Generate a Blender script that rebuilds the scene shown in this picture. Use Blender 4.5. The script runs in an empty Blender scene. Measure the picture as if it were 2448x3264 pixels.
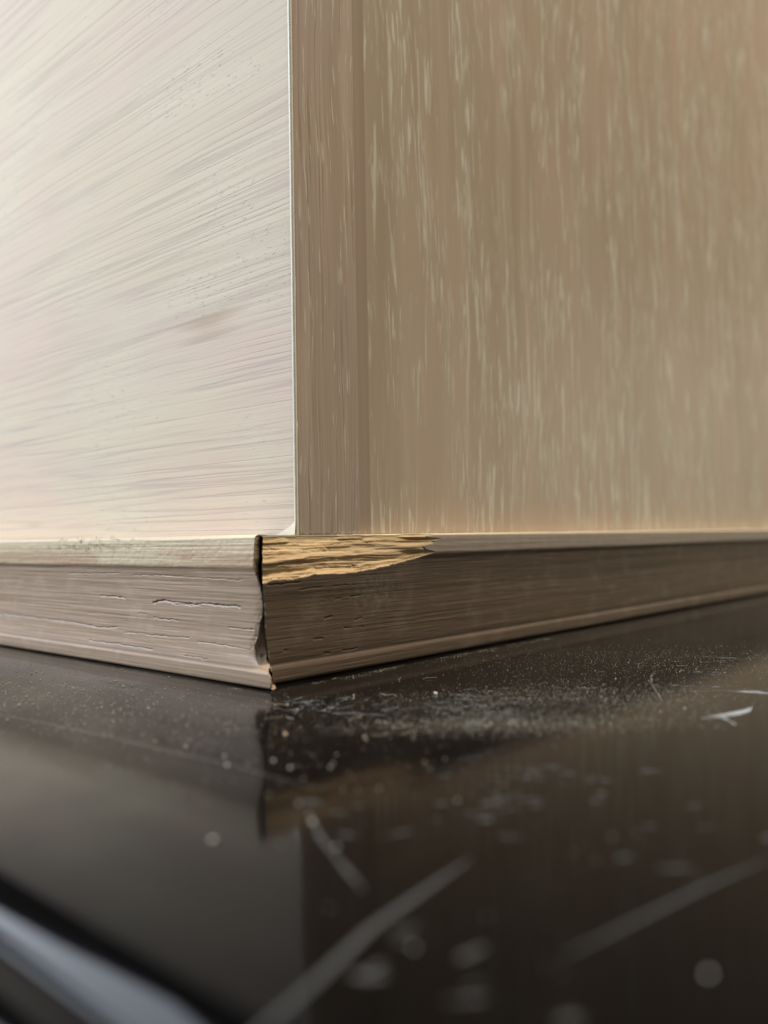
import bpy, math, random
import numpy as np
from mathutils import Matrix, Vector

sc = bpy.context.scene
MM = 0.001
rng = np.random.default_rng(7)
random.seed(7)

# ------------------------------------------------------------------ camera
CAM = Vector((-0.0961849, -0.1129016, 0.0261718))
FW = Vector((0.7451362, 0.66622866, 0.03018961))
RT = Vector((0.66681399, -0.7450399, -0.01657231))
UP = Vector((-0.01145151, -0.03247948, 0.9994068))
cd = bpy.data.cameras.new('camera')
cam = bpy.data.objects.new('camera', cd)
sc.collection.objects.link(cam)
M = Matrix((RT, UP, -FW)).transposed().to_4x4()
M.translation = CAM
cam.matrix_world = M
cd.sensor_fit = 'VERTICAL'
cd.sensor_width = 27.0
cd.sensor_height = 36.0
cd.lens = 36.0 * 2682.0 / 3264.0
cd.clip_start = 0.002
cd.clip_end = 50
cd.dof.use_dof = True
cd.dof.focus_distance = 0.166
cd.dof.aperture_fstop = 12.5
sc.camera = cam

# ------------------------------------------------------------------ world and lamps
w = bpy.data.worlds.new("World")
sc.world = w
w.use_nodes = True
nt = w.node_tree
nt.nodes.clear()
out = nt.nodes.new('ShaderNodeOutputWorld')
bg = nt.nodes.new('ShaderNodeBackground')
bg.inputs['Color'].default_value = (0.80, 0.78, 0.74, 1)
bg.inputs['Strength'].default_value = 0.10
nt.links.new(bg.outputs[0], out.inputs[0])

def area(name, loc, aim, sx, sy, power, col):
    l = bpy.data.lights.new(name, 'AREA')
    l.shape = 'RECTANGLE'; l.size = sx; l.size_y = sy
    l.energy = power; l.color = col
    o = bpy.data.objects.new(name, l)
    sc.collection.objects.link(o)
    o.location = loc
    o.rotation_euler = (Vector(aim) - Vector(loc)).to_track_quat('-Z', 'Y').to_euler()
    return o
area('window_light', (-0.62, 0.78, 0.64), (0.0, 0.08, 0.05), 0.80, 0.62, 20.8, (0.80, 0.88, 1.0))
area('ceiling_light', (0.25, -0.42, 1.25), (0.08, 0.0, 0.05), 0.6, 0.5, 22.0, (1.0, 0.90, 0.75))
area('right_fill', (0.70, -0.34, 0.12), (0.30, 0.0, 0.01), 0.3, 0.2, 0.55, (0.95, 0.95, 0.74))  # added fill with no known source, lifts the far right moulding

sc.view_settings.view_transform = 'Standard'
sc.view_settings.look = 'None'
sc.view_settings.exposure = 0.0
sc.view_settings.gamma = 1.0

# ------------------------------------------------------------------ helpers
def tag(o, label=None, cat=None, group=None, kind=None):
    if label: o['label'] = label
    if cat: o['category'] = cat
    if group: o['group'] = group
    if kind: o['kind'] = kind
    return o

def link(name, verts, faces, mat, parent=None, smooth=True, attrs=None):
    me = bpy.data.meshes.new(name)
    me.from_pydata(verts.tolist() if hasattr(verts, 'tolist') else verts, [],
                   faces.tolist() if hasattr(faces, 'tolist') else faces)
    if attrs:
        for k, a in attrs.items():
            at = me.attributes.new(k, 'FLOAT', 'POINT')
            at.data.foreach_set('value', np.asarray(a, dtype=np.float32).ravel())
    me.materials.append(mat)
    if smooth:
        me.polygons.foreach_set('use_smooth', [True] * len(me.polygons))
    me.update()
    o = bpy.data.objects.new(name, me)
    sc.collection.objects.link(o)
    if parent: o.parent = parent
    return o

def gridfaces(nu, nv, closed_v=False):
    i = np.arange(nu - 1)[:, None]
    j = np.arange(nv if closed_v else nv - 1)[None, :]
    j2 = (j + 1) % nv
    a = i * nv + j; b = (i + 1) * nv + j; c = (i + 1) * nv + j2; d = i * nv + j2
    return np.stack([a, b, c, d], -1).reshape(-1, 4)

def hash2(ix, iy, seed):
    h = (ix.astype(np.int64) * 374761393 + iy.astype(np.int64) * 668265263 + seed * 1274126177) & 0xffffffff
    h = ((h ^ (h >> 13)) * 1274126177) & 0xffffffff
    h = h ^ (h >> 16)
    return (h & 0xffffff) / float(0xffffff)

def vnoise(x, y, seed=0):
    x = np.asarray(x, float); y = np.asarray(y, float)
    x, y = np.broadcast_arrays(x, y)
    ix = np.floor(x); iy = np.floor(y)
    fx = x - ix; fy = y - iy
    fx = fx * fx * (3 - 2 * fx); fy = fy * fy * (3 - 2 * fy)
    a = hash2(ix, iy, seed); b = hash2(ix + 1, iy, seed)
    c = hash2(ix, iy + 1, seed); d = hash2(ix + 1, iy + 1, seed)
    return (a * (1 - fx) + b * fx) * (1 - fy) + (c * (1 - fx) + d * fx) * fy

def fbm(x, y, seed=0, octs=4):
    s = 0; a = 0.5; t = 0
    for k in range(octs):
        s = s + a * vnoise(x * 2 ** k, y * 2 ** k, seed + k * 17); t += a; a *= 0.5
    return s / t

def sstep(a, b, x):
    t = np.clip((x - a) / (b - a), 0, 1)
    return t * t * (3 - 2 * t)

def seg_dist(px, py, poly):
    d = np.full(px.shape, 1e9)
    for (ax, ay), (bx, by) in zip(poly[:-1], poly[1:]):
        vx, vy = bx - ax, by - ay
        t = np.clip(((px - ax) * vx + (py - ay) * vy) / (vx * vx + vy * vy + 1e-9), 0, 1)
        d = np.minimum(d, np.hypot(px - ax - t * vx, py - ay - t * vy))
    return d

# ------------------------------------------------------------------ materials
class NT:
    def __init__(s, name):
        s.m = bpy.data.materials.new(name); s.m.use_nodes = True
        s.t = s.m.node_tree; s.t.nodes.clear()
        s.out = s.n('ShaderNodeOutputMaterial')
        s.b = s.n('ShaderNodeBsdfPrincipled')
        s.l(s.b.outputs[0], s.out.inputs['Surface'])
        s.tc = s.n('ShaderNodeTexCoord')
    def n(s, ty, **kw):
        nd = s.t.nodes.new(ty)
        for k, v in kw.items(): setattr(nd, k, v)
        return nd
    def l(s, a, b): s.t.links.new(a, b)
    def noise(s, scale_xyz, scale=1.0, detail=3, rough=0.5, dist=0.0, vec=None, off=(0, 0, 0)):
        mp = s.n('ShaderNodeMapping')
        mp.inputs['Scale'].default_value = scale_xyz
        mp.inputs['Location'].default_value = off
        s.l(vec if vec else s.tc.outputs['Object'], mp.inputs[0])
        nz = s.n('ShaderNodeTexNoise')
        nz.inputs['Scale'].default_value = scale
        nz.inputs['Detail'].default_value = detail
        nz.inputs['Roughness'].default_value = rough
        nz.inputs['Distortion'].default_value = dist
        s.l(mp.outputs[0], nz.inputs['Vector'])
        return nz.outputs['Fac']
    def ramp(s, fac, stops, interp='LINEAR'):
        r = s.n('ShaderNodeValToRGB')
        r.color_ramp.interpolation = interp
        el = r.color_ramp.elements
        while len(el) < len(stops): el.new(0.5)
        for e, (p, c) in zip(el, stops):
            e.position = p
            e.color = (c, c, c, 1) if not hasattr(c, '__len__') else (*c, 1)
        s.l(fac, r.inputs[0])
        return r.outputs[0]
    def mix(s, fac, a, b, mode='MIX'):
        m = s.n('ShaderNodeMix', data_type='RGBA', blend_type=mode)
        for sock, v in ((m.inputs[0], fac), (m.inputs[6], a), (m.inputs[7], b)):
            if isinstance(v, (int, float)): sock.default_value = v
            elif isinstance(v, tuple): sock.default_value = (*v, 1)
            else: s.l(v, sock)
        return m.outputs[2]
    def math(s, op, a, b=0.0, clamp=False):
        m = s.n('ShaderNodeMath', operation=op); m.use_clamp = clamp
        for sock, v in ((m.inputs[0], a), (m.inputs[1], b)):
            if isinstance(v, (int, float)): sock.default_value = v
            else: s.l(v, sock)
        return m.outputs[0]
    def attr(s, name):
        a = s.n('ShaderNodeAttribute'); a.attribute_name = name
        return a.outputs['Fac']
    def bump(s, h, dist, strength=1.0, prev=None):
        b = s.n('ShaderNodeBump')
        b.inputs['Distance'].default_value = dist
        b.inputs['Strength'].default_value = strength
        s.l(h, b.inputs['Height'])
        if prev: s.l(prev, b.inputs['Normal'])
        return b.outputs[0]
    def done(s, col, rough=0.6, nrm=None, spec=0.3):
        if isinstance(col, tuple): s.b.inputs['Base Color'].default_value = (*col, 1)
        else: s.l(col, s.b.inputs['Base Color'])
        if isinstance(rough, (int, float)): s.b.inputs['Roughness'].default_value = rough
        else: s.l(rough, s.b.inputs['Roughness'])
        s.b.inputs['Specular IOR Level'].default_value = spec
        if nrm: s.l(nrm, s.b.inputs['Normal'])
        return s.m

def mat_left_panel():
    t = NT('white_washed_oak')
    # waviness of the brushed grain
    wv = t.noise((30, 12, 30), 1, 2)
    comb = t.n('ShaderNodeCombineXYZ'); t.l(t.math('MULTIPLY', t.math('SUBTRACT', wv, 0.5), 0.0025), comb.inputs[2])
    va = t.n('ShaderNodeVectorMath', operation='ADD'); t.l(t.tc.outputs['Object'], va.inputs[0]); t.l(comb.outputs[0], va.inputs[1])
    v = va.outputs[0]
    groove = t.noise((1, 7, 420), 1, 2, 0.45, vec=v)
    fine = t.noise((1, 30, 1500), 1, 3, 0.6, vec=v)
    patch = t.noise((1, 22, 60), 1, 3, 0.5, off=(0, 3, 1))
    tint = t.noise((1, 11, 26), 1, 3, 0.5, off=(0, 9, 4))
    cl = t.noise((1, 9, 42), 1, 3, 0.5, off=(0, 2, 8))
    pore = t.noise((1, 420, 2200), 1, 2, 0.6, vec=v)
    def lines(off, sc_, lo):
        n_ = t.noise((1, 5.5, sc_), 1, 1.5, 0.45, vec=v, off=off)
        d_ = t.math('ABSOLUTE', t.math('SUBTRACT', n_, 0.5))
        gt = t.noise((1, 12, 70), 1, 2, 0.5, off=(off[1], off[0], 3))
        return t.math('MULTIPLY', t.ramp(d_, [(0.0, 1.0), (lo, 0.25), (lo * 2.4, 0.0)]), t.ramp(gt, [(0.38, 0.0), (0.56, 1.0)]))
    g = t.math('MAXIMUM', lines((0, 0, 0), 270, 0.030), lines((0, 4, 7), 430, 0.035))
    base = t.mix(t.ramp(tint, [(0.38, 0.0), (0.6, 1.0)]), (0.85, 0.715, 0.555), (0.89, 0.705, 0.56))
    base = t.mix(t.math('MULTIPLY', t.ramp(cl, [(0.45, 0.0), (0.62, 1.0)]), 0.8), base, (0.88, 0.745, 0.55))
    base = t.mix(t.math('MULTIPLY', t.ramp(patch, [(0.48, 0.0), (0.64, 1.0)]), 0.7), base, (0.89, 0.775, 0.59))
    col = t.mix(t.math('MULTIPLY', g, 0.34), base, (0.50, 0.41, 0.36))
    col = t.mix(t.ramp(fine, [(0.3, 0.22), (0.5, 0.0)]), col, (0.55, 0.50, 0.45))
    pm = t.math('MULTIPLY', t.ramp(pore, [(0.62, 0.0), (0.72, 1.0)]), t.ramp(patch, [(0.5, 0.0), (0.62, 1.0)]))
    col = t.mix(t.math('MULTIPLY', pm, 0.35), col, (0.42, 0.35, 0.30))
    # one worn, browner smudge in the whitewash
    st = t.n('ShaderNodeVectorMath', operation='DISTANCE')
    mp = t.n('ShaderNodeMapping'); mp.inputs['Scale'].default_value = (0, 0.20, 0.8)
    t.l(v, mp.inputs[0]); t.l(mp.outputs[0], st.inputs[0]); st.inputs[1].default_value = (0, 0.0300 * 0.20, 0.0712 * 0.8)
    sm = t.ramp(t.math('ADD', t.math('MULTIPLY', st.outputs['Value'], 330), t.math('MULTIPLY', t.math('SUBTRACT', groove, 0.5), 2.6)), [(0.0, 0.42), (0.75, 0.0)])
    col = t.mix(sm, col, (0.44, 0.28, 0.17))
    n1 = t.bump(t.math('MULTIPLY', g, -1.0), 0.00010, 0.55)
    n1 = t.bump(groove, 0.0005, 0.12, n1)
    n2 = t.bump(fine, 0.00012, 0.5, n1)
    n3 = t.bump(pm, 0.00012, 0.7, n2)
    return t.done(col, 0.8, n3, 0.12)

def mat_stile():
    t = NT('grey_brown_limed_oak')
    wv = t.noise((60, 60, 22), 1, 2)
    comb = t.n('ShaderNodeCombineXYZ'); t.l(t.math('MULTIPLY', t.math('SUBTRACT', wv, 0.5), 0.0035), comb.inputs[0])
    va = t.n('ShaderNodeVectorMath', operation='ADD'); t.l(t.tc.outputs['Object'], va.inputs[0]); t.l(comb.outputs[0], va.inputs[1])
    v = va.outputs[0]
    broad = t.noise((260, 1, 9), 1, 3, 0.5, vec=v)
    thin = t.noise((1250, 1, 95), 1, 2, 0.5, vec=v)
    gate = t.noise((300, 1, 30), 1, 2, 0.5, vec=v, off=(5, 0, 2))
    dark = t.noise((1300, 1, 25), 1, 2, 0.5, vec=v, off=(3, 0, 9))
    tint = t.noise((60, 1, 25), 1, 2, 0.5, off=(2, 0, 2))
    col = t.mix(t.ramp(broad, [(0.3, 0.0), (0.7, 1.0)]), (0.41, 0.30, 0.22), (0.53, 0.405, 0.31))
    col = t.mix(t.math('MULTIPLY', t.ramp(tint, [(0.4, 0.0), (0.65, 1.0)]), 0.5), col, (0.41, 0.33, 0.28))
    col = t.mix(t.math('MULTIPLY', t.ramp(dark, [(0.30, 1.0), (0.42, 0.0)]), 0.55), col, (0.19, 0.135, 0.095))
    lm = t.math('MULTIPLY', t.ramp(thin, [(0.58, 0.0), (0.65, 1.0)]), t.ramp(gate, [(0.38, 0.0), (0.50, 1.0)]))
    col = t.mix(t.math('MULTIPLY', lm, 0.62), col, (0.70, 0.62, 0.48))
    n = t.bump(dark, 0.00020, 0.6)
    n = t.bump(lm, 0.00008, 0.6, n)
    return t.done(col, 0.5, n, 0.3)

def mat_door_panel():
    t = NT('tan_limed_oak')
    wv = t.noise((25, 1, 9), 1, 2, off=(1, 0, 7))
    comb = t.n('ShaderNodeCombineXYZ'); t.l(t.math('MULTIPLY', t.math('SUBTRACT', wv, 0.5), 0.016), comb.inputs[0])
    va = t.n('ShaderNodeVectorMath', operation='ADD'); t.l(t.tc.outputs['Object'], va.inputs[0]); t.l(comb.outputs[0], va.inputs[1])
    v = va.outputs[0]
    pore = t.noise((560, 1, 42), 1, 3, 0.6, vec=v)
    pore2 = t.noise((1500, 1, 90), 1, 2, 0.5, vec=v, off=(4, 0, 4))
    gate = t.noise((75, 1, 10), 1, 2, 0.5, vec=v, off=(6, 0, 3))
    gate2 = t.noise((110, 1, 30), 1, 3, 0.5, vec=v, off=(1, 0, 8))
    broad = t.noise((200, 1, 7), 1, 3, 0.5, vec=v)
    tint = t.noise((22, 1, 11), 1, 2, 0.5, off=(3, 0, 5))
    col = t.mix(t.ramp(broad, [(0.3, 0.0), (0.7, 1.0)]), (0.41, 0.315, 0.22), (0.50, 0.39, 0.285))
    col = t.mix(t.math('MULTIPLY', t.ramp(tint, [(0.4, 0.0), (0.6, 1.0)]), 0.6), col, (0.52, 0.385, 0.29))
    col = t.mix(t.math('MULTIPLY', t.ramp(gate2, [(0.5, 0.0), (0.7, 1.0)]), 0.5), col, (0.44, 0.39, 0.29))
    pm = t.math('MULTIPLY', t.ramp(pore, [(0.56, 0.0), (0.60, 1.0)]), t.ramp(gate, [(0.42, 0.1), (0.56, 1.0)]))
    col = t.mix(t.math('MULTIPLY', pm, 0.72), col, (0.66, 0.63, 0.50))
    pm2 = t.math('MULTIPLY', t.ramp(pore2, [(0.56, 0.0), (0.61, 1.0)]), t.ramp(gate2, [(0.47, 0.0), (0.56, 1.0)]))
    col = t.mix(t.math('MULTIPLY', pm2, 0.75), col, (0.70, 0.67, 0.55))
    n = t.bump(pore, 0.0001, 0.4)
    return t.done(col, 0.45, n, 0.3)

def mat_strip():
    t = NT('brown_limed_oak_lip')
    a = t.noise((700, 700, 12), 1, 3)
    col = t.mix(a, (0.32, 0.23, 0.16), (0.42, 0.32, 0.235))
    return t.done(col, 0.5, None, 0.3)

def mat_moulding(axis, name, c_lo, c_hi, c_light):
    t = NT(name)
    def sc3(along, across): return (1000 if axis == 9 else (along if axis == 0 else 600), along if axis == 1 else 600, across)
    def S(al, ac): return (al, 60, ac) if axis == 0 else (60, al, ac)
    broad = t.noise(S(14, 500), 1, 3, 0.55)
    fine = t.noise(S(90, 3200), 1, 2, 0.6)
    blot = t.noise(S(120, 160), 1, 4, 0.6, off=(2, 5, 1))
    col = t.mix(t.ramp(broad, [(0.3, 0.0), (0.7, 1.0)]), c_lo, c_hi)
    col = t.mix(t.math('MULTIPLY', t.ramp(fine, [(0.56, 0.0), (0.72, 1.0)]), 0.22), col, c_light)
    col = t.mix(t.math('MULTIPLY', t.ramp(fine, [(0.28, 1.0), (0.42, 0.0)]), 0.25), col, tuple(c * 0.6 for c in c_lo))
    col = t.mix(t.math('MULTIPLY', t.ramp(blot, [(0.52, 0.0), (0.72, 1.0)]), 0.35), col, c_light)
    if axis == 0:
        # chalky smudge rubbed on the face below the break
        dn = t.n('ShaderNodeVectorMath', operation='DISTANCE')
        mq = t.n('ShaderNodeMapping'); mq.inputs['Scale'].default_value = (0.55, 0, 1)
        t.l(t.tc.outputs['Object'], mq.inputs[0]); t.l(mq.outputs[0], dn.inputs[0]); dn.inputs[1].default_value = (0.029 * .55, 0, 0.0155)
        ck = t.math('MULTIPLY', t.ramp(t.math('MULTIPLY', dn.outputs['Value'], 180), [(0.2, 1.0), (1.0, 0.0)]), t.ramp(t.noise((700, 60, 700), 1, 4, 0.7), [(0.42, 0.0), (0.62, 1.0)]))
        col = t.mix(t.math('MULTIPLY', ck, 0.45), col, (0.36, 0.34, 0.29))
    # worn band along the top edge
    band = t.attr('band')
    bn = t.noise(S(260, 420), 1, 4, 0.65, off=(7, 1, 3))
    if axis == 1:
        bc = t.mix(bn, (0.66, 0.52, 0.31), (0.80, 0.67, 0.46))
        bc = t.mix(t.attr('tan'), bc, t.mix(bn, (0.55, 0.36, 0.22), (0.66, 0.48, 0.32)))
    else:
        bc = t.mix(bn, (0.25, 0.195, 0.155), (0.40, 0.33, 0.27))
    col = t.mix(band, col, bc)
    col = t.mix(t.attr('lip'), col, (0.72, 0.61, 0.44))
    # bare broken wood
    rw = t.noise(S(45, 1300), 1, 3, 0.6, dist=0.3)
    rw2 = t.noise(S(25, 220), 1, 3, 0.6, off=(3, 3, 3))
    raw = t.ramp(rw, [(0.25, (0.44, 0.27, 0.125)), (0.42, (0.62, 0.42, 0.21)), (0.58, (0.74, 0.55, 0.31)), (0.78, (0.82, 0.67, 0.43))])
    raw = t.mix(t.math('MULTIPLY', t.ramp(rw2, [(0.45, 0.0), (0.65, 1.0)]), 0.3), raw, (0.45, 0.30, 0.17))
    if axis == 0:
        raw = t.mix(t.math('MULTIPLY', t.attr('tan'), 0.6), raw, t.mix(rw, (0.36, 0.245, 0.14), (0.56, 0.42, 0.27)))
    col = t.mix(t.attr('raw'), col, raw)
    col = t.mix(t.math('MULTIPLY', t.attr('crack_shade'), 0.85), col, (0.07, 0.05, 0.035))
    col = t.mix(t.math('MULTIPLY', t.attr('edge'), 0.8), col, (0.72, 0.66, 0.56))
    n = t.bump(fine, 0.00012, 0.35)
    n = t.bump(broad, 0.0005, 0.15, n)
    n = t.bump(blot, 0.00012, 0.5, n)
    n = t.bump(t.math('MULTIPLY', rw, t.attr('raw')), 0.0004, 0.6, n)
    return t.done(col, 0.55, n, 0.3)

def mat_stone():
    t = NT('polished_black_stone')
    cloud = t.noise((25, 25, 1), 1, 4, 0.6)
    grit = t.noise((1, 1, 1), 2600, 2, 0.7)
    c2 = t.noise((60, 90, 1), 1, 4, 0.65, off=(4, 2, 0))
    smear = t.noise((22, 130, 1), 1, 4, 0.6, dist=0.6, off=(1, 8, 0))
    # dust lies thicker on the side of the stone beyond the corner (object x grows that way)
    sx = t.n('ShaderNodeSeparateXYZ'); t.l(t.tc.outputs['Object'], sx.inputs[0])
    side = t.ramp(t.math('ADD', t.math('MULTIPLY', sx.outputs[0], 7.0), 0.28), [(0.25, 0.12), (0.9, 1.0)])
    film = t.math('MULTIPLY', t.ramp(c2, [(0.42, 0.0), (0.68, 1.0)]), side)
    gr = t.math('MULTIPLY', t.ramp(grit, [(0.52, 0.0), (0.66, 1.0)]), film)
    sm = t.math('MULTIPLY', t.ramp(smear, [(0.55, 0.0), (0.72, 1.0)]), side)
    col = t.mix(t.math('MULTIPLY', gr, 0.10), (0.0015, 0.0015, 0.0018), (0.30, 0.28, 0.23))
    col = t.mix(t.math('MULTIPLY', film, 0.012), col, (0.22, 0.20, 0.16))
    col = t.mix(t.math('MULTIPLY', sm, 0.02), col, (0.4, 0.4, 0.4))
    rough = t.ramp(t.math('ADD', t.math('MULTIPLY', cloud, 0.5), t.math('MULTIPLY', film, 0.15)), [(0.2, 0.085), (0.6, 0.125), (1.0, 0.3)])
    n = t.bump(t.noise((1, 1, 1), 150, 2), 0.00002, 0.5)
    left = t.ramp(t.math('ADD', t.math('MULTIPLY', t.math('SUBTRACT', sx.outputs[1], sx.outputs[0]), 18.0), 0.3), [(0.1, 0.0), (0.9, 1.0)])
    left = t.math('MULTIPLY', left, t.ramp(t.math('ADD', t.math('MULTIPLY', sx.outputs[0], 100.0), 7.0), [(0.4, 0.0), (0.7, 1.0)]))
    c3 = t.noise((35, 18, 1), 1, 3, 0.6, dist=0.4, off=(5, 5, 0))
    col = t.mix(t.math('MULTIPLY', left, t.ramp(c3, [(0.40, 0.012), (0.66, 0.12)])), col, (0.32, 0.29, 0.24))  # blotchy haze; its colour also stands in for the side panel's reflection
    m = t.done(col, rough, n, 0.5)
    t.b.inputs['IOR'].default_value = 1.19
    return m

def plain(name, col, rough=0.7, noise_s=900, var=0.25):
    t = NT(name)
    nz = t.noise((1, 1, 1), noise_s, 3)
    c = t.mix(nz, tuple(v * (1 - var) for v in col), tuple(min(1, v * (1 + var)) for v in col))
    return t.done(c, rough, None, 0.3)

M_left = mat_left_panel(); M_stile = mat_stile(); M_door = mat_door_panel(); M_strip = mat_strip()
M_ml = mat_moulding(1, 'grey_limed_moulding', (0.39, 0.275, 0.185), (0.52, 0.38, 0.265), (0.67, 0.52, 0.37))
M_mr = mat_moulding(0, 'brown_limed_moulding', (0.165, 0.113, 0.077), (0.20, 0.142, 0.10), (0.34, 0.28, 0.215))
M_stone = mat_stone()
M_mark = plain('white_scuff', (0.30, 0.32, 0.34), 0.6)
M_faint = plain('dull_scratch', (0.062, 0.064, 0.064), 0.6)
M_hair = plain('grey_scratch', (0.22, 0.21, 0.18), 0.6)
M_dust = plain('pale_dust', (0.40, 0.37, 0.29), 0.6)
M_crumb = plain('pale_crumb', (0.75, 0.72, 0.65), 0.4)
M_fibre = plain('cream_fibre', (0.72, 0.62, 0.48), 0.7)
M_dark = plain('dark_lint', (0.34, 0.29, 0.2), 0.8)
M_fill = plain('cream_filler', (0.88, 0.82, 0.62), 0.35, 300, 0.06)
M_core = plain('dark_core', (0.10, 0.07, 0.05), 0.8)
M_split = plain('pale_splinter_wood', (0.66, 0.47, 0.24), 0.6, 700, 0.2)

# ------------------------------------------------------------------ the stone the cabinet stands on
def stone():
    # cross-section across the long front edge: flat top, small round, step, bullnose
    prof = [(0.600, 0.0), (0.3, 0.0), (0.0, 0.0), (-0.060, 0.0), (-0.0655, 0.0)]
    for a in np.linspace(4, 22, 7):
        prof.append((-0.0655 - 0.0022 * math.sin(math.radians(a)), -0.0022 * (1 - math.cos(math.radians(a)))))
    x0, z0 = prof[-1]
    for q in (1, 2, 3):
        prof.append((x0 - 0.0009 * q, z0 - 0.0009 * q * math.tan(math.radians(20 + 3 * q))))
    x0, z0 = prof[-1]
    prof += [(x0 - 0.0003, z0 - 0.0006), (x0 - 0.0006, z0 - 0.0009)]
    x0, z0 = prof[-1]
    prof.append((x0 - 0.0008, z0))
    x0, z0 = prof[-1]
    for a in np.linspace(6, 90, 18):
        prof.append((x0 - 0.0065 * math.sin(math.radians(a)), z0 - 0.0065 * (1 - math.cos(math.radians(a)))))
    x0, z0 = prof[-1]
    for a in np.linspace(100, 180, 10):
        prof.append((x0 + 0.012 * (1 - math.sin(math.radians(a))), z0 + 0.012 * math.cos(math.radians(a))))
    prof += [(-0.045, prof[-1][1]), (0.600, prof[-1][1])]
    ys = np.array([-0.35, -0.2, -0.1, 0.0, 0.1, 0.3, 0.7])
    P = np.array(prof)
    V = np.stack([np.broadcast_to(P[None, :, 0], (len(ys), len(P))),
                  np.broadcast_to(ys[:, None], (len(ys), len(P))),
                  np.broadcast_to(P[None, :, 1], (len(ys), len(P)))], -1).reshape(-1, 3)
    F = gridfaces(len(ys), len(P), True)
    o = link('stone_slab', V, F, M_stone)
    return tag(o, 'polished black stone slab, dusty and scratched, under the cabinet corner', 'stone slab')
slab = stone()

# ------------------------------------------------------------------ cabinet
cab = bpy.data.objects.new('cabinet', None)
sc.collection.objects.link(cab)
cab.empty_display_size = 0.02
tag(cab, 'lime washed oak cabinet corner with a chipped base moulding on black stone', 'cabinet')

PL = [(.9, 27.05), (.25, 26.85), (0, 26.4), (-.03, 24), (0, 21.4), (.12, 21.05), (.5, 20.45), (.9, 18), (1.1, 14), (1.1, 9), (.85, 5.6), (.55, 4.1), (.45, 3.65), (.25, 3.45), (-.5, 3.3), (-.88, 2.85), (-.85, 1.5), (-.68, .5), (-.4, .18), (.2, .08)]
PR = [(1.1, 26.9), (.3, 26.78), (0, 26.5), (-.03, 24.5), (0, 22.8), (.1, 22.5), (.5, 21.6), (1.0, 19), (1.7, 15), (2.3, 10), (2.75, 6), (2.98, 4.3), (3.12, 3.75), (3.08, 3.5), (2.86, 3.3), (2.74, 2.95), (2.88, 1.4), (3.02, .5), (3.3, .18), (3.9, .08)]

def resample(P, step):
    P = np.array(P, float)
    d = np.r_[0, np.cumsum(np.hypot(*np.diff(P, axis=0).T))]
    n = int(d[-1] / step)
    s = np.linspace(0, d[-1], n)
    x = np.interp(s, d, P[:, 0]); z = np.interp(s, d, P[:, 1])
    k = np.array([1, 2, 3, 2, 1.]); k /= k.sum()
    xs = np.convolve(np.pad(x, 2, 'edge'), k, 'valid'); zs = np.convolve(np.pad(z, 2, 'edge'), k, 'valid')
    return xs, zs

def runs(parts):
    s = [0.0]
    for end, step in parts:
        while s[-1] < end:
            s.append(s[-1] + step)
    return np.array(s)

def tomesh(name, A, B, Z, mat, parent, attrs, swap):
    # A = across (inset), B = along
    V = np.stack([A, B, Z] if not swap else [B, A, Z], -1) * MM
    nu, nv = A.shape
    F = gridfaces(nu, nv, True)
    if not swap: F = F[:, ::-1]
    caps = [list(range(nv)), list(range((nu - 1) * nv, nu * nv))[::-1]]
    o = link(name, V.reshape(-1, 3), F, mat, parent, True, {k: v.ravel() for k, v in attrs.items()})
    return o

def add_back(A, B, Z, attrs, deep, ztop, zbot):
    # close the section with two hidden rows behind
    nu = A.shape[0]
    def col(v): return np.full((nu, 1), v)
    A = np.concatenate([A, col(deep), col(deep)], 1)
    B2 = np.concatenate([B, np.maximum(B[:, -1:], deep + 3), np.maximum(B[:, :1], deep + 3)], 1)
    Z = np.concatenate([Z, col(zbot), col(ztop)], 1)
    at = {k: np.concatenate([v, np.zeros((nu, 2))], 1) for k, v in attrs.items()}
    return A, B2, Z, at

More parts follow.
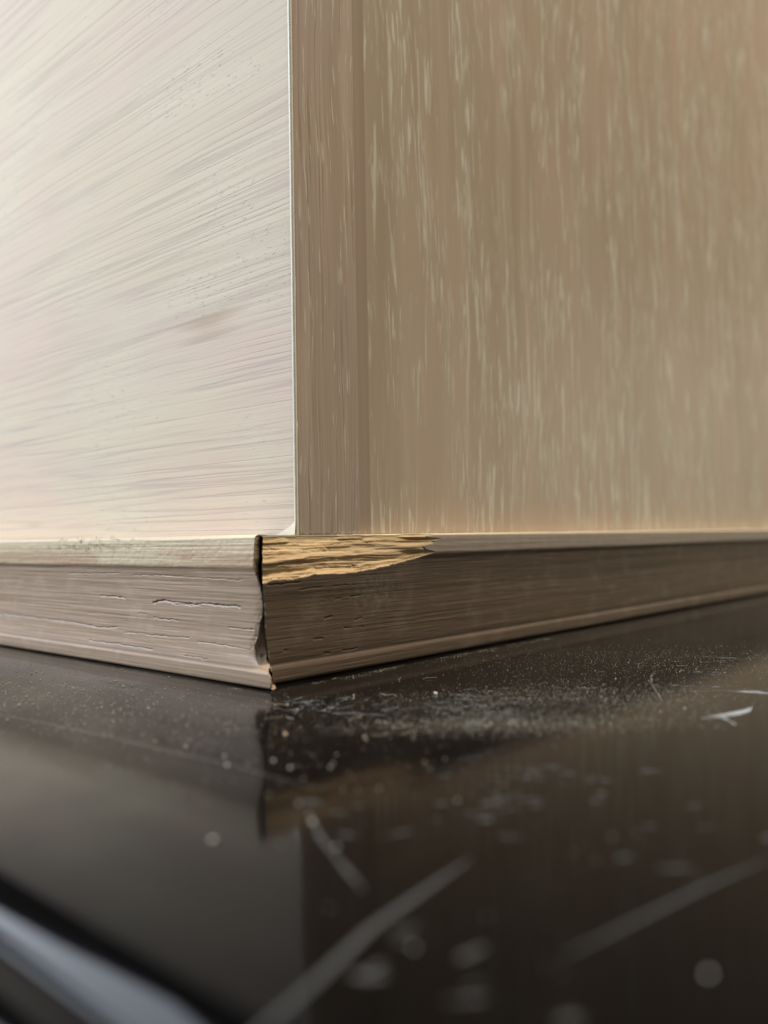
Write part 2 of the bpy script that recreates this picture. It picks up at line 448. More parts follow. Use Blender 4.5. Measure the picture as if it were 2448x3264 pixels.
# ---- left moulding -------------------------------------------------
E1 = [(4.12, 27.2), (4.12, 25.89), (4.25, 24), (4.51, 20.92), (4.55, 20.06), (3.99, 18.67), (3.79, 15.87), (3.85, 13.8), (4.04, 13.07), (4.68, 10.97), (5.32, 8.86), (6.01, 6.7), (5.44, 4.98), (4.3, 3.88), (2.3, 3.5), (0.2, 3.3), (-1.0, 2.3), (-1.1, 1.2), (-0.42, 0.3)]
E2 = [(4.46, 27.2), (4.46, 25.59), (4.42, 22.77), (5.33, 19.98), (5.57, 17.13), (5.58, 12.88), (5.28, 10.13), (4.82, 7.35), (4.04, 4.65), (1.9, 3.3), (1.0, 2.5), (0.6, 0.0)]
CL = [([(39.14, 13.53), (35.71, 13.91), (32.7, 13.85), (28.61, 13.77), (24.65, 13.6), (21.88, 13.87), (17.07, 13.81), (10.94, 13.75)], .16, .30),
      ([(32.73, 13.5), (28.06, 13.42), (22.45, 13.46)], .12, .22),
      ([(39.07, 10.36), (34.77, 10.31), (30.32, 10.3)], .13, .22),
      ([(14.23, 9.95), (10.22, 9.8), (7.28, 9.89)], .12, .25),
      ([(23.82, 6.52), (17.35, 6.59), (11.72, 6.42), (8.02, 6.23)], .12, .25),
      ([(50.16, 6.69), (44.2, 6.88), (37.86, 6.76), (26.63, 7.09)], .13, .2),
      ([(59.65, 14.13), (55.34, 14.17), (49.85, 13.95)], .2, .28),
      ([(44.76, 10.97), (41.54, 10.95)], .14, .2),
      ([(73.36, 18.99), (64.06, 18.95), (50.87, 19.36)], .16, .14),
      ([(46, 19.0), (34.9, 19.09), (20.69, 18.86), (9.4, 18.71)], .12, .14),
      ([(111.77, 7.77), (97.14, 7.83), (75.4, 7.71), (60.02, 7.21), (52.94, 7.62)], .2, .2),
      ([(27.5, 3.6), (19.89, 3.6)], .12, .2),
      ([(63.89, 4.1), (52.55, 4.1), (38.79, 4.0)], .16, .2)]
CL = [([(a - 1.1, b + .15) for a, b in p], w_ * (.95 if i == 0 else .62), d_ * (1.1 if i == 0 else .62)) for i, (p, w_, d_) in enumerate(CL)]
def left_moulding():
    px, pz = resample(PL, 0.13)
    s = runs([(45, 0.14), (75, 0.25), (130, 0.6), (400, 5)])
    e = np.interp(pz, [p[1] for p in E1][::-1], [p[0] for p in E1][::-1])
    e = e + 0.35 * (fbm(pz * 1.1, pz * 0 + 3.3, 5) - .5) * sstep(3, 6, pz) * (1 - sstep(18, 21, pz))
    wgt = np.clip(1 - s / 16.0, 0, 1)[:, None] ** 1.5
    B = s[:, None] + e[None, :] * wgt + 4.0 * (1 - wgt)
    A = np.broadcast_to(px[None, :], B.shape).copy()
    Z = np.broadcast_to(pz[None, :], B.shape).copy()
    zl = Z
    h = 0.07 * (fbm(B * .035, zl * 2.6, 11, 3) - .5) * 2 + 0.05 * (vnoise(B * .12, zl * 6.0, 21) - .5)
    h += 0.25 * (vnoise(B * .02, zl * .1, 4) - .5)
    h *= np.where(zl < 3.3, .5, 1)
    band = sstep(21.0, 21.35, zl + 0.25 * (fbm(B * .5, zl * .5, 9) - .5))
    h -= band * 0.12 * (fbm(B * 1.2, zl * 1.6, 31, 4) - .5)
    cr = np.zeros_like(B); pale = np.zeros_like(B)
    for poly, wd, dp in CL:
        jy = 0.22 * (vnoise(B * .8, B * 0, int(dp * 1000)) - .5) + .1 * (vnoise(B * 3, B * 0, 7) - .5)
        d = seg_dist(B, zl + jy, poly)
        k = np.exp(-(d / wd) ** 2) * (.35 + .65 * sstep(.2, .6, vnoise(B * .5, zl * .2, int(dp * 333))))
        h -= dp * 1.4 * k
        cr = np.maximum(cr, np.exp(-((d if False else seg_dist(B, zl + jy - .10, poly)) / (wd * .8)) ** 2) * .85)
        pale = np.maximum(pale, .55 * np.exp(-(seg_dist(B, zl + jy + .14, poly) / (wd * .8)) ** 2))  # light painted on the cracks: dark above, pale rim for the lit lower lip
    # random short pores
    for _ in range(110):
        y0 = rng.uniform(5, 130); z0 = rng.uniform(4, 20.5); L = rng.uniform(1.0, 7)
        d = seg_dist(B, zl, [(y0, z0), (y0 + L, z0 + rng.uniform(-.12, .12))])
        am = rng.uniform(.2, 1); k = np.exp(-(d / .09) ** 2); h -= .035 * am * k; cr = np.maximum(cr, k * .12 * am)
    # ragged last millimetres beside the mitre
    cr = np.maximum(cr, .6 * np.exp(-((zl - 3.55) / .34) ** 2))  # grime line in the crease, its colour also standing in for shade
    near = np.exp(-(s[:, None] / 0.9)) * sstep(3.4, 5, zl) * (1 - sstep(16, 20, zl))
    h -= near * (0.35 + .5 * (fbm(B * 1.5, zl * 1.5, 41) - .5))
    A = A - h
    edge = np.exp(-(s[:, None] / 0.35) ** 2) * sstep(3.4, 5, zl) * (1 - sstep(14, 17, zl)) * sstep(.35, .6, fbm(zl * .8, B * .2, 77))
    edge = np.maximum(edge, pale)
    raw = 0 * B
    tan = sstep(.47, .6, fbm(B * .06 + 3, zl * .35, 51)) * (1 - sstep(22.5, 26, zl)) + 0 * B
    tan = np.maximum(tan, (1 - sstep(10, 34, B)) * (1 - sstep(22.5, 24.5, zl)) * .9)
    lip = sstep(26.2, 26.6, zl) * .6
    # facet and inner columns
    e2 = np.interp(pz, [p[1] for p in E2][::-1], [p[0] for p in E2][::-1])
    pre = []
    for f in np.linspace(1, 0.1, 9):
        nz = 0.30 * (fbm(pz * 1.3, pz * 0 + f * 3, 61) - .5) * math.sin(f * math.pi)
        curve = f ** 1.3
        pre.append((A[0] + 1.5 * f + nz, B[0] * (1 - curve) + e2 * curve + nz, pz))
    deep = (pre[0][0] + 5.2, pre[0][1] + 7.0, pz)
    cols = [deep] + pre
    A = np.concatenate([np.array([c[0] for c in cols]), A]); B = np.concatenate([np.array([c[1] for c in cols]), B])
    Z = np.concatenate([np.array([c[2] for c in cols]), Z])
    nc = len(cols)
    def padc(v, val): return np.concatenate([np.full((nc, v.shape[1]), val), v])
    rawc = np.concatenate([np.repeat(((sstep(17.5, 19, pz)) * .55)[None], nc, 0), raw])
    at = dict(band=padc(band, 0.0), tan=padc(tan, 0), raw=rawc, crack_shade=padc(cr, .25), edge=padc(edge, 0), lip=padc(lip, 0))
    A, B, Z, at = add_back(A, B, Z, at, 13.0, 27.05, .06)
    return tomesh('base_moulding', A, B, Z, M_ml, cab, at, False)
ml = left_moulding()
ml['label'] = 'pale grey base moulding with a yellowed top band, left of the open mitre'

# ---- right moulding --------------------------------------------------
ER = [(-1.4, 27.2), (-1.5, 26.14), (-1.68, 23.59), (-0.94, 19.64), (-0.41, 16.76), (0.19, 13.96), (0.77, 9.75), (1.46, 6.89), (2.11, 4.45), (2.2, 3.4), (2.35, 2.66), (2.7, 2.3), (2.95, 0)]
CR = [([(8.24, 16.88), (12.48, 17.11), (21.58, 17.21), (22.59, 16.89)], .12, .14), ([(15.78, 14.5), (20.14, 14.54), (24.4, 14.94)], .12, .18),
      ([(15.2, 11.14), (17.21, 11.36)], .16, .22), ([(20.22, 8.73), (26.01, 8.54)], .12, .18), ([(12.64, 7.34), (15.07, 7.32)], .14, .2),
      ([(5.57, 5.89), (7.62, 5.97)], .18, .25), ([(15.67, 4.3), (19.81, 4.2), (25.03, 4.4)], .14, .2), ([(0.36, 18.23), (4.74, 18.16), (8.01, 18.3)], .12, .25),
      ([(23.44, 10.12), (25.36, 10.3)], .13, .15)]
CHIP = [(-2.0, 18.35), (-0.77, 18.43), (1.53, 18.9), (5.98, 18.77), (11.3, 19.45), (18.74, 19.36), (23.1, 19.54), (28.45, 19.95), (34.06, 20.65), (41.88, 21.93), (46.74, 23.01)]
def right_moulding():
    py, pz = resample(PR, 0.13)
    s = runs([(52, 0.105), (80, 0.3), (150, 0.8), (480, 6)])
    e = np.interp(pz, [p[1] for p in ER][::-1], [p[0] for p in ER][::-1])
    e = e + 0.10 * (fbm(pz * 1.6, pz * 0 + 1.3, 15) - .5)
    wgt = np.clip(1 - s / 16.0, 0, 1)[:, None] ** 1.5
    B = s[:, None] + e[None, :] * wgt
    A0 = np.broadcast_to(py[None, :], B.shape).copy()
    zl = np.broadcast_to(pz[None, :], B.shape).copy()
    h = 0.03 * (fbm(B * .04, zl * 2.0, 111, 3) - .5) * 2 + 0.025 * (vnoise(B * .15, zl * 6.0, 121) - .5)
    h += 0.2 * (vnoise(B * .02, zl * .1, 14) - .5)
    cr = np.zeros_like(B)
    for poly, wd, dp in CR:
        jy = 0.25 * (vnoise(B * .8, B * 0, int(dp * 999)) - .5)
        k = np.exp(-(seg_dist(B, zl + jy, poly) / wd) ** 2) * sstep(.25, .65, vnoise(B * .9, zl * .3, int(dp * 555)))
        h -= dp * .6 * k; cr = np.maximum(cr, k * .3)
    for _ in range(130):
        x0 = rng.uniform(2, 60); z0 = rng.uniform(4, 18.5); L = rng.uniform(.6, 4)
        k = np.exp(-(seg_dist(B, zl, [(x0, z0), (x0 + L, z0 + rng.uniform(-.1, .15))]) / .08) ** 2)
        am = rng.uniform(.1, 1); h -= .035 * am * k; cr = np.maximum(cr, k * .12 * am)
    cr = np.maximum(cr, .8 * np.exp(-((zl - 3.65) / .42) ** 2))  # crease above the bead: grime tone that also paints in shade
    band = sstep(22.3, 22.8, zl + 0.3 * (fbm(B * .3, zl * .5, 19) - .5))
    # the broken-out piece
    xs = [p[0] for p in CHIP]; zs = [p[1] for p in CHIP]
    zlow = np.interp(B, xs, zs) + .35 * (fbm(B * .45, B * 0, 71) - .5) + .12 * (vnoise(B * 2.2, B * 0, 72) - .5)
    xr = np.interp(zl, [22.5, 23.01, 23.6, 24.19, 24.7, 25.64, 26.2], [46.7, 46.7, 45.6, 45.0, 46.6, 47.8, 46.0]) + 3.5 * (vnoise(zl * 3.2, zl * 0, 73) - .5) - 1
    inside = sstep(0.0, 0.22, zl - zlow) * sstep(0.0, 0.5, xr - B)
    t = 1 - .72 * sstep(14, 46, B)
    sN = np.clip((zl - zlow) / (26.3 - zlow), 0, 1)
    warp = 0.16 * (fbm(B * .07, zl * .12, 81, 3) - .5) + .06 * (fbm(B * .3, zl * .3, 82) - .5)
    sw = np.clip(sN + warp, 0, 1.2)
    f = np.interp(sw, [0, .04, .14, .20, .24, .50, .56, .66, .76, .84, .92, 1.0], [0, .22, .50, .85, .80, .62, .90, 1.15, 1.40, 1.55, 1.80, 2.05])
    fib = 0
    for k, (fx, fz, am) in enumerate([(.06, 1.0, .42), (.11, 1.9, .30), (.22, 3.6, .16), (.9, 5.5, .09)]):
        zz = zl + .9 * (fbm(B * .06, zl * .25, 90 + k, 2) - .5)
        n = vnoise(B * fx, zz * fz, 95 + k)
        fib = fib + am * (np.abs(n - .5) * 2 - .5)
    # terraces: stepped splits along the fibre
    zz = zl + 1.1 * (fbm(B * .05, zl * .3, 131, 3) - .5)
    row = np.floor(zz * 1.4)
    uu = B * .075 + hash2(row, row * 0, 134) * 7
    fr = uu - np.floor(uu)
    ter = hash2(np.floor(uu), row, 133) * (1 - sstep(.44, .56, fr)) + hash2(np.floor(uu) + 1, row, 133) * sstep(.44, .56, fr)
    yt = 1.0 + f * 1.15 + .50 * (ter - .5) + fib * .8
    base = A0
    yc = base * (1 - t) + yt * t + .35
    yc = base + (yc - base) * (.12 + .88 * sstep(0, 9, xr - B))
    yc = np.minimum(np.maximum(yc, base + .04), 3.42)
    B = B + .84 * (yc - base) * inside * np.exp(-s[:, None] / 5.0)
    A = (A0 - h) * (1 - inside) + yc * inside
    raw = sstep(.25, .6, inside) * (1 - sstep(26.45, 26.6, zl + .15 * (vnoise(B * .7, B * 0, 75) - .5)))
    pits = np.clip((fib - .22) * 2.2, 0, 1) * raw * .22
    cr = np.maximum(cr * (1 - raw), pits)
    # pale broken rim of the limewash around the chip
    edge = np.exp(-((s[:, None] - .05) / .22) ** 2) * (1 - sstep(15, 18, zl)) * .55 * sstep(.4, .6, vnoise(zl * 1.3, zl * 0, 7))
    lip = sstep(26.5, 26.62, zl)
    band = band * (1 - raw)
    deep = [(A[0] + 8, B[0] + 9.5, pz), (A[0] + .5, B[0] + .45, pz), (A[0] + .12, B[0] + .04, pz)]
    nc = len(deep)
    A = np.concatenate([np.array([c[0] for c in deep]), A]); B = np.concatenate([np.array([c[1] for c in deep]), B])
    Z = np.concatenate([np.array([c[2] for c in deep]), zl])
    def padc(v, val): return np.concatenate([np.full((nc, v.shape[1]), val), v])
    cliff_shade_brown = np.clip(sstep(.17, .26, sw) * (1 - sstep(.50, .60, sw)) + .8 * sstep(14, 30, B[nc:] + 14 * (vnoise(zz * 1.7, zz * 0, 140) - .5)) * sstep(.3, .55, fbm(B[nc:] * .05, zl * .9, 141, 3)), 0, 1)  # cliff band has its shade painted in; right half is browner split wood
    at = dict(band=padc(band, 0.0), tan=padc(cliff_shade_brown, 0), raw=padc(raw, 0.0), crack_shade=padc(cr, .7), edge=padc(edge, 0), lip=padc(lip, 0))  # end columns painted dark so the mitre gap stays in shade
    A, B, Z, at = add_back(A, B, Z, at, 14.0, 26.9, .06)
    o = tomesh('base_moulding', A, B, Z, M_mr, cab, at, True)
    return o
mr = right_moulding()
mr['label'] = 'dark brown base moulding, its top edge broken away beside the mitre'

# splinters standing off the lower lip of the break
def splinter(x, y, z, L, r, slope, out=.0):
    n = 9; k = 5; V = []; F = []
    for i in range(n):
        f = i / (n - 1)
        rr = r * (math.sin(math.pi * min(1, f * 1.1 + .08)) * .8 + .12) * (1 - .5 * f)
        cx = x + L * f; cy = y - out * f + .06 * math.sin(f * 5); cz = z + slope * L * f + .05 * math.sin(f * 7)
        for j in range(k):
            a = 2 * math.pi * j / k
            V.append((cx * MM, (cy + rr * .6 * math.cos(a)) * MM, (cz + rr * math.sin(a)) * MM))
    F = [[i * k + j, i * k + (j + 1) % k, (i + 1) * k + (j + 1) % k, (i + 1) * k + j] for i in range(n - 1) for j in range(k)]
    F += [list(range(k))[::-1], list(range((n - 1) * k, n * k))]
    return link('splinter', V, F, M_split, mr)
for a in [(18.6, 1.45, 19.45, 6.5, .17, .09, .1), (14.2, 1.75, 19.2, 2.2, .16, .16, .1), (22.5, 1.3, 19.9, 7.5, .12, .10, .0),
          (24.5, 1.25, 20.9, 5, .13, .03, .0), (9.5, 1.9, 22.3, 6.5, .18, .05, .25), (3, 2.1, 19.6, 4, .14, .02, 0), (34, .75, 21.7, 7, .10, .10, 0)]:
    splinter(*a)
for _ in range(22):
    x = rng.uniform(0, 38); zb = float(np.interp(x, [p[0] for p in CHIP], [p[1] for p in CHIP]))
    z = zb + rng.uniform(.1, .9) * (26 - zb) if rng.random() > .45 else zb + rng.uniform(-.05, .3)
    y = 1.45 + (z - 18.5) / 8 * 1.5 - x * .018
    splinter(x, y, z, rng.uniform(1.2, 5), rng.uniform(.05, .13), rng.uniform(-.04, .08), rng.uniform(0, .3))

# ---- carcass ----------------------------------------------------------
def box(name, x0, x1, y0, y1, z0, z1, mat, bev=0.0, parent=cab, segs=2):
    import bmesh
    bm = bmesh.new()
    bmesh.ops.create_cube(bm, size=1)
    for v in bm.verts:
        v.co = Vector(((x0 + x1) / 2 + v.co.x * (x1 - x0), (y0 + y1) / 2 + v.co.y * (y1 - y0), (z0 + z1) / 2 + v.co.z * (z1 - z0))) * MM
    if bev:
        bmesh.ops.bevel(bm, geom=bm.edges[:], offset=bev * MM, segments=segs, profile=0.6, affect='EDGES')
    me = bpy.data.meshes.new(name); bm.to_mesh(me); bm.free()
    me.materials.append(mat)
    o = bpy.data.objects.new(name, me); sc.collection.objects.link(o); o.parent = parent
    return o

ZT = 420.0
def white_side():
    # section: long flat face, worn rounded arris, thin cream edge looking right
    sec = [(9.6, 480.0), (9.6, 200), (9.6, 60), (9.6, 12), (9.6, 5.2), (9.6, 4.3), (9.63, 4.0), (9.72, 3.78), (9.86, 3.64), (10.02, 3.60), (10.16, 3.62), (10.16, 9.0)]
    S = np.array(sec)
    zs = np.r_[np.arange(26.92, 140, .5), np.arange(140, ZT, 4), ZT]
    nz = len(zs)
    X = np.broadcast_to(S[None, :, 0], (nz, len(S))).copy(); Y = np.broadcast_to(S[None, :, 1], (nz, len(S))).copy()
    wob = .10 * (fbm(zs * .5, zs * 0, 3) - .5)
    nick = -.22 * np.exp(-((zs - 47) / .9) ** 2) - .1 * np.exp(-((zs - 74) / 1.5) ** 2)
    Y[:, 5:11] += (wob + nick)[:, None] * .9
    X[:, 6:11] -= (wob * .5)[:, None]
    Z = np.broadcast_to(zs[:, None], X.shape)
    V = np.stack([X, Y, Z], -1).reshape(-1, 3) * MM
    return link('side_panel', V, gridfaces(nz, len(S)), M_left, cab)
sp = white_side()
# cream edge line of the side panel
V = []; zs = np.arange(26.95, ZT, .7)
for z in zs:
    wv_ = .05 * (float(vnoise(z * .35, 0.0, 9)) - .5)
    q = [(9.62, 4.2), (9.50 + wv_, 3.95), (9.47 + wv_, 3.72), (9.56 + wv_, 3.52), (9.78, 3.42), (10.02, 3.45), (10.13, 3.62), (10.14, 4.2)]
    V += [(x * MM, y * MM, z * MM) for x, y in q]
M_lip = plain('cream_edge_paint', (0.86, 0.80, 0.64), 0.4, 500, 0.12)
link('edge_strip', np.array(V), gridfaces(len(zs), 8), M_lip, sp)

box('stile', 10.15, 26.7, 3.5, 13, 26.93, ZT, M_stile, .22)
box('panel_lip', 26.72, 31.2, 4.55, 13, 26.93, ZT, M_strip, .15)
box('door_panel', 31.22, 480, 4.9, 14, 26.93, ZT, M_door, .12)
box('carcass', 12.5, 478, 13.2, 478, 0.3, ZT - 2, M_core, 0)

# bright lump of filler at the foot of the side panel
def lump():
    nu, nv = 26, 22
    V = []
    for i in range(nu):
        for j in range(nv):
            u = i / (nu - 1); v = j / (nv - 1)
            y = 3.6 + 6.0 * u; z = 26.92 + 3.6 * v
            y0 = 6.5 * u * u; hgt = max(0, 1 - (math.sqrt(u) * .9 + v * .95)) * (1 - .3 * u)
            th = .55 * hgt ** .8 * (1 + .35 * (float(fbm(y * .8, z * .8, 5)) - .5))
            V.append(((9.66 - th * .95) * MM, y * MM, z * MM))
    return link('filler_lump', np.array(V), gridfaces(nu, nv)[:, ::-1], M_fill, sp)
lump()

# ------------------------------------------------------------------ marks on the stone
def ribbon(pts, w0, z=.02, taper=True, jag=0.0):
    pts = np.array(pts, float)
    d = np.r_[0, np.cumsum(np.hypot(*np.diff(pts, axis=0).T))]
    n = max(6, int(d[-1] / .8))
    s = np.linspace(0, d[-1], n)
    x = np.interp(s, d, pts[:, 0]); y = np.interp(s, d, pts[:, 1])
    tx = np.gradient(x); ty = np.gradient(y); L = np.hypot(tx, ty) + 1e-9
    nx, ny = -ty / L, tx / L
    f = np.sin(np.pi * np.clip(s / d[-1], .03, .97)) ** .5 if taper else np.ones(n)
    wd = w0 * f * (1 + jag * (rng.random(n) - .5))
    V = np.concatenate([np.stack([x + nx * wd / 2, y + ny * wd / 2, np.full(n, z)], 1), np.stack([x - nx * wd / 2, y - ny * wd / 2, np.full(n, z)], 1)])
    F = [[i, i + 1, n + i + 1, n + i] for i in range(n - 1)]
    return V * MM, F

def merged(name, items, mat, parent=None, smooth=False):
    V = []; F = []; o = 0
    for v, f in items:
        V += [tuple(p) for p in v]; F += [[a + o for a in q] for q in f]; o += len(v)
    return link(name, V, F, mat, parent, smooth)

def scratch(pts, wdt, mat, **k):
    v, f = ribbon(pts, wdt, **k)
    return link('scratch', v, f, mat, slab, False)
scratch([(-39.2, 40), (-39.2, 17.4), (-37.3, 4.3), (-36.2, -10.9), (-35.5, -26.1), (-34.8, -33.7), (-34.9, -39.4), (-35.1, -44.9), (-34.2, -49.2)], .13, M_hair, z=.03)
scratch([(-40.5, -71.8), (-47.9, -72.8), (-54.5, -73.8), (-61.0, -75.7), (-70, -78)], .62, M_faint, z=.03)
scratch([(-25.5, -90.1), (-34.1, -88.2), (-43.3, -86.6), (-49.6, -85.5)], .34, M_faint, z=.03)
scratch([(-50.3, -69.2), (-47.3, -63.5), (-44.6, -58.6), (-40, -52)], .5, M_faint, z=.03, jag=1.2)
for p, wd in [([(-24.8, 3.0), (-21.9, 2.7), (-18.2, 3.1)], .35), ([(-27, 2.0), (-24.5, 3.2)], .7)]:
    scratch(p, wd, M_faint, z=.025, jag=1.5)

marks = []
# white curved scuff and long streak on the right of the stone
for q in range(9):
    o_ = rng.normal(0, .45, 2); a0 = rng.uniform(0, 5)
    marks.append(ribbon([(22.8 + a0 + o_[0], -66.2 - a0 * .4 + o_[1]), (26 + a0 + o_[0], -68.8 + o_[1]), (29 + a0 + o_[0], -69.6 + o_[1]), (31.5 + a0 * .8, -69.2 + o_[1])], rng.uniform(.2, .7), z=.02 + .002 * q, jag=1.6))
marks.append(ribbon([(24.3, -68.6), (21.0, -71.5)], .4, jag=1.6))
for q in range(5):
    o = q * .9
    marks.append(ribbon([(41 + o, -57.0 - o), (45 + o * .7, -61.6 - o), (46, -68.2 - o), (48, -74 - o)], .35, jag=1.5))
# short dashes in the scratched patch in front of the corner
for _ in range(120):
    cx, cy = rng.normal(8, 8), rng.normal(-34, 5.5)
    a = rng.normal(-.75, .35); L = rng.exponential(1.3) + .3
    marks.append(ribbon([(cx, cy), (cx + L * math.cos(a), cy + L * math.sin(a))], rng.uniform(.05, .16), jag=1))
for _ in range(60):
    cx, cy = rng.normal(-6, 3.5), rng.normal(-15, 5)
    a = rng.normal(-.5, .7); L = rng.exponential(.9) + .3
    marks.append(ribbon([(cx, cy), (cx + L * math.cos(a), cy + L * math.sin(a))], rng.uniform(.05, .2), jag=1))
for _ in range(40):
    cx, cy = rng.uniform(30, 90), rng.uniform(-60, -25)
    a = rng.normal(-.8, .3); L = rng.exponential(2) + .5
    marks.append(ribbon([(cx, cy), (cx + L * math.cos(a), cy + L * math.sin(a))], rng.uniform(.08, .25), jag=1))
o = merged('scuff_marks', marks, M_mark, slab); tag(o, kind='stuff')
fm = []
for cx, cy, sx_, sy_, n, ang in [(-18, -60, 4.5, 4, 22, -.75), (-28, -64.5, 3, 2, 8, -.75), (-14, -70, 4, 3, 8, -.7), (-26, -85, 6, 5, 10, -.4), (-55, -80, 4, 4, 8, -.3), (-40, -60, 8, 6, 10, -1)]:
    for _ in range(n):
        x, y = rng.normal(cx, sx_), rng.normal(cy, sy_)
        a = rng.normal(ang, .3); L = rng.uniform(.6, 3.2)
        fm.append(ribbon([(x, y), (x + L * math.cos(a), y + L * math.sin(a))], rng.uniform(.15, .7), jag=1))
o = merged('faint_marks', fm, M_faint, slab); tag(o, kind='stuff')

# ------------------------------------------------------------------ dust
OCT = np.array([(1, 0, 0), (-1, 0, 0), (0, 1, 0), (0, -1, 0), (0, 0, 1), (0, 0, -1)], float)
OF = np.array([(0, 2, 4), (2, 1, 4), (1, 3, 4), (3, 0, 4), (2, 0, 5), (1, 2, 5), (3, 1, 5), (0, 3, 5)])
def specks(name, X, Y, R, mat, zc=0.0):
    n = len(X)
    J = 1 + .5 * (rng.random((n, 6, 1)) - .5)
    V = OCT[None] * R[:, None, None] * J
    V[:, :, 2] *= .7
    V = V + np.stack([X, Y, R * .65 + zc], 1)[:, None, :]
    F = OF[None] + (np.arange(n) * 6)[:, None, None]
    return link(name, V.reshape(-1, 3) * MM, F.reshape(-1, 3), mat, None, False)
X = []; Y = []; R = []
def cloud(n, cx, cy, sx_, sy_, rlo, rhi, ang=0.0):
    u = rng.normal(0, sx_, n); v = rng.normal(0, sy_, n)
    x = cx + u * math.cos(ang) - v * math.sin(ang); y = cy + u * math.sin(ang) + v * math.cos(ang)
    k = ~((x > -2.5) & (y > -0.2)) & (x > -64)
    x = x[k]; y = y[k]
    X.extend(x); Y.extend(y); R.extend(np.minimum(rlo + rng.exponential((rhi - rlo) / 3, len(x)), rhi * 1.6))
A45 = math.radians(-48)
cloud(5200, 2, -46, 12, 4.0, .03, .08, A45)      # dense patch in front of the moulding
cloud(5200, 26, -46, 13, 8, .03, .075, A45)
cloud(3600, 70, -42, 26, 14, .035, .09, A45)
cloud(3000, 8, -30, 12, 6, .02, .055, A45)
cloud(900, -12, -12, 10, 8, .02, .055)
cloud(2600, -26, 34, 9, 26, .04, .15, 0)       # left of the cabinet
cloud(700, -28, -8, 9, 16, .04, .13)
cloud(100, -26, -50, 10, 8, .04, .12)
cloud(60, -40, -75, 14, 10, .04, .10)
for _ in range(46):
    a_ = rng.uniform(2, 90)
    cloud(int(rng.integers(6, 40)), a_, rng.uniform(-3.0, .4), rng.uniform(.5, 2.2), .35, .03, .09)
for _ in range(22):
    cloud(int(rng.integers(8, 45)), rng.uniform(-3.5, -1.4), rng.uniform(2, 70), .35, rng.uniform(.5, 2.5), .03, .09)
dust = specks('dust', np.array(X), np.array(Y), np.array(R), M_dust)
tag(dust, 'fine pale dust scattered over the black stone around the moulding', 'dust', kind='stuff')

def crumb(x, y, r, mat, label, group=None, z=0.0, seed=0):
    import bmesh
    bm = bmesh.new(); bmesh.ops.create_icosphere(bm, subdivisions=2, radius=r * MM)
    rg = random.Random(seed)
    sxx, syy = rg.uniform(.7, 1.5), rg.uniform(.6, 1.1)
    for v in bm.verts:
        v.co *= rg.uniform(.7, 1.3); v.co.x *= sxx; v.co.y *= syy; v.co.z *= .7
    me = bpy.data.meshes.new('crumb'); bm.to_mesh(me); bm.free(); me.materials.append(mat)
    o = bpy.data.objects.new('crumb', me); sc.collection.objects.link(o)
    o.location = (x * MM, y * MM, (z + r * .72) * MM)
    return tag(o, label, 'crumb', group)
M_tan = plain('tan_crumb', (0.75, 0.55, 0.33), 0.5)
crumb(-21.1, -27.5, .30, M_tan, 'tan crumb on the dark stone just in front of the moulding corner', seed=1)
crumb(14.0, -25.2, .26, M_crumb, 'small white crumb on black stone below the chipped moulding', seed=2)
crumb(-46.1, -93.2, .17, M_crumb, 'out of focus pale crumb nearest the bottom right of the stone', seed=3)
crumb(-54.8, -77.8, .15, M_crumb, 'out of focus crumb beside the broad blurred scratch', seed=4)
crumb(-51.2, -52.1, .20, M_crumb, 'blurred grey crumb alone on the reflection of the moulding', seed=5)
G = 'loose crumbs in the middle of the stone'
for i, (x, y, r) in enumerate([(-32.9, -29.8, .2), (-35.3, -33.4, .24), (-30.6, -36.1, .2), (-31.4, -39.9, .2), (-42.5, -55.4, .2), (-45.6, -61.6, .22), (-29.1, -62.0, .16), (-39.6, -50.4, .14), (-27, -42.5, .2), (-28.5, -43.5, .2), (-24, -40, .14), (-30.9, -1.1, .2), (-29.1, 10.1, .13), (-33, -22, .18), (-14, -32, .12), (-9, -36, .12), (45, -42, .16), (59, -48, .14), (27, -62, .2), (23, -60, .15)]):
    crumb(x, y, r * .72, M_crumb, 'tiny pale crumb loose on the black stone', G, seed=20 + i)
c = crumb(-72.0, -66.5, .28, M_crumb, 'bright blurred crumb on the rounded front edge of the stone', seed=9, z=-4.6)

# curved hair standing on the dust to the right
def tube(pts, r, k=5, nseg=24):
    P = [Vector(p) for p in pts]
    out_ = []
    for i in range(nseg + 1):
        f = i / nseg * (len(P) - 1); a = min(int(f), len(P) - 2); u = f - a
        p0 = P[max(a - 1, 0)]; p1 = P[a]; p2 = P[a + 1]; p3 = P[min(a + 2, len(P) - 1)]
        out_.append(0.5 * ((2 * p1) + (p2 - p0) * u + (2 * p0 - 5 * p1 + 4 * p2 - p3) * u * u + (3 * p1 - p0 - 3 * p2 + p3) * u ** 3))
    V = []
    for i, p in enumerate(out_):
        t = (out_[min(i + 1, nseg)] - out_[max(i - 1, 0)]).normalized()
        a = t.orthogonal().normalized(); b = t.cross(a)
        for j in range(k):
            V.append(tuple((p + (a * math.cos(2 * math.pi * j / k) + b * math.sin(2 * math.pi * j / k)) * r) * MM))
    F = [[i * k + j, i * k + (j + 1) % k, (i + 1) * k + (j + 1) % k, (i + 1) * k + j] for i in range(nseg) for j in range(k)]
    return V, F
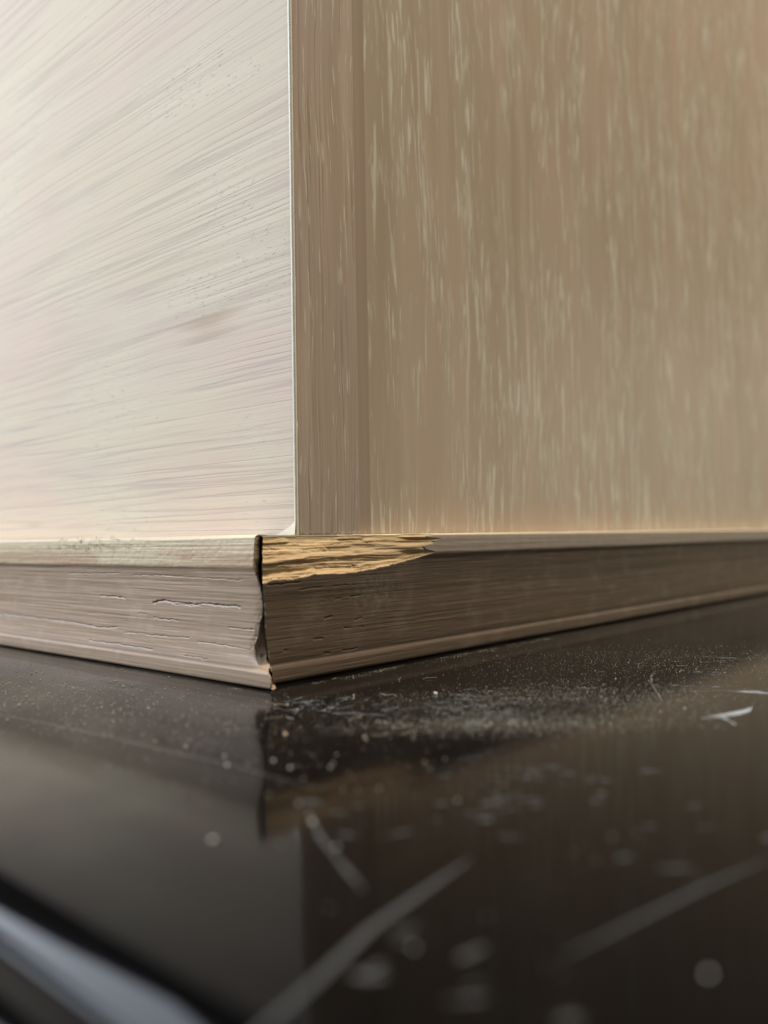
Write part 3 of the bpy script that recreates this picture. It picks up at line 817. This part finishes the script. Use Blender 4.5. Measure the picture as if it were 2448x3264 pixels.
v, f = tube([(30.5, -57, .05), (31.5, -56, .7), (32.5, -54.5, 2.2), (34.6, -53.5, 3.0), (35.2, -53.9, 3.6)], .022)
o = link('hair', v, f, M_fibre); tag(o, 'short curved pale hair lying on the dusty stone at right', 'hair')

# fibres on the ledge above the break
fib = []
for i in range(46):
    x = rng.uniform(10, 50) if i < 34 else rng.uniform(50, 90)
    y = rng.uniform(1.0, 2.9); L = rng.uniform(.3, 1.0)
    p = [(x, y, 26.9)]
    a = rng.uniform(0, 6.28)
    for k in range(4):
        a += rng.uniform(-1.3, 1.3)
        p.append((p[-1][0] + L * .5 * math.cos(a), p[-1][1] + L * .3 * math.sin(a), max(26.88, 26.9 + rng.uniform(-.05, .9) * L)))
    fib.append(tube(p, rng.uniform(.022, .045), 4, 10))
for i in range(16):
    x = rng.uniform(-30, 40); y = rng.uniform(-45, -8); a = rng.uniform(0, 6.28)
    p = [(x, y, .05)]
    for k in range(4):
        a += rng.uniform(-.8, .8)
        p.append((p[-1][0] + .8 * math.cos(a), p[-1][1] + .8 * math.sin(a), rng.uniform(.04, .3)))
    fib.append(tube(p, rng.uniform(.015, .03), 4, 12))
o = merged('lint_fibres', fib, M_fibre, None, True); tag(o, 'tiny cream lint fibres on the ledge above the break and on the stone below', 'lint', kind='stuff')
fib = []
for i in range(95):
    y = rng.normal(62, 11) if i > 20 else rng.choice([50, 58, 66, 74]) + rng.normal(0, 1.2)
    zc = 26.75 if i < 25 else rng.uniform(24.6, 25.9)
    x = .1 if i < 25 else -.12
    p = [(x, y, zc)]; a = rng.uniform(0, 6.28)
    for k in range(3):
        a += rng.uniform(-1.5, 1.5)
        p.append((x - rng.uniform(0, .25), p[-1][1] + .6 * math.cos(a), p[-1][2] + (.4 if i < 25 else .3) * math.sin(a) * (1 if i > 24 else .8)))
    fib.append(tube(p, rng.uniform(.015, .035), 4, 8))
o = merged('dark_lint', fib, M_dark, None, True); tag(o, 'dark fuzzy lint stuck on the yellowed top band of the left moulding', 'lint', kind='stuff')

sc.render.resolution_x = 768; sc.render.resolution_y = 1024
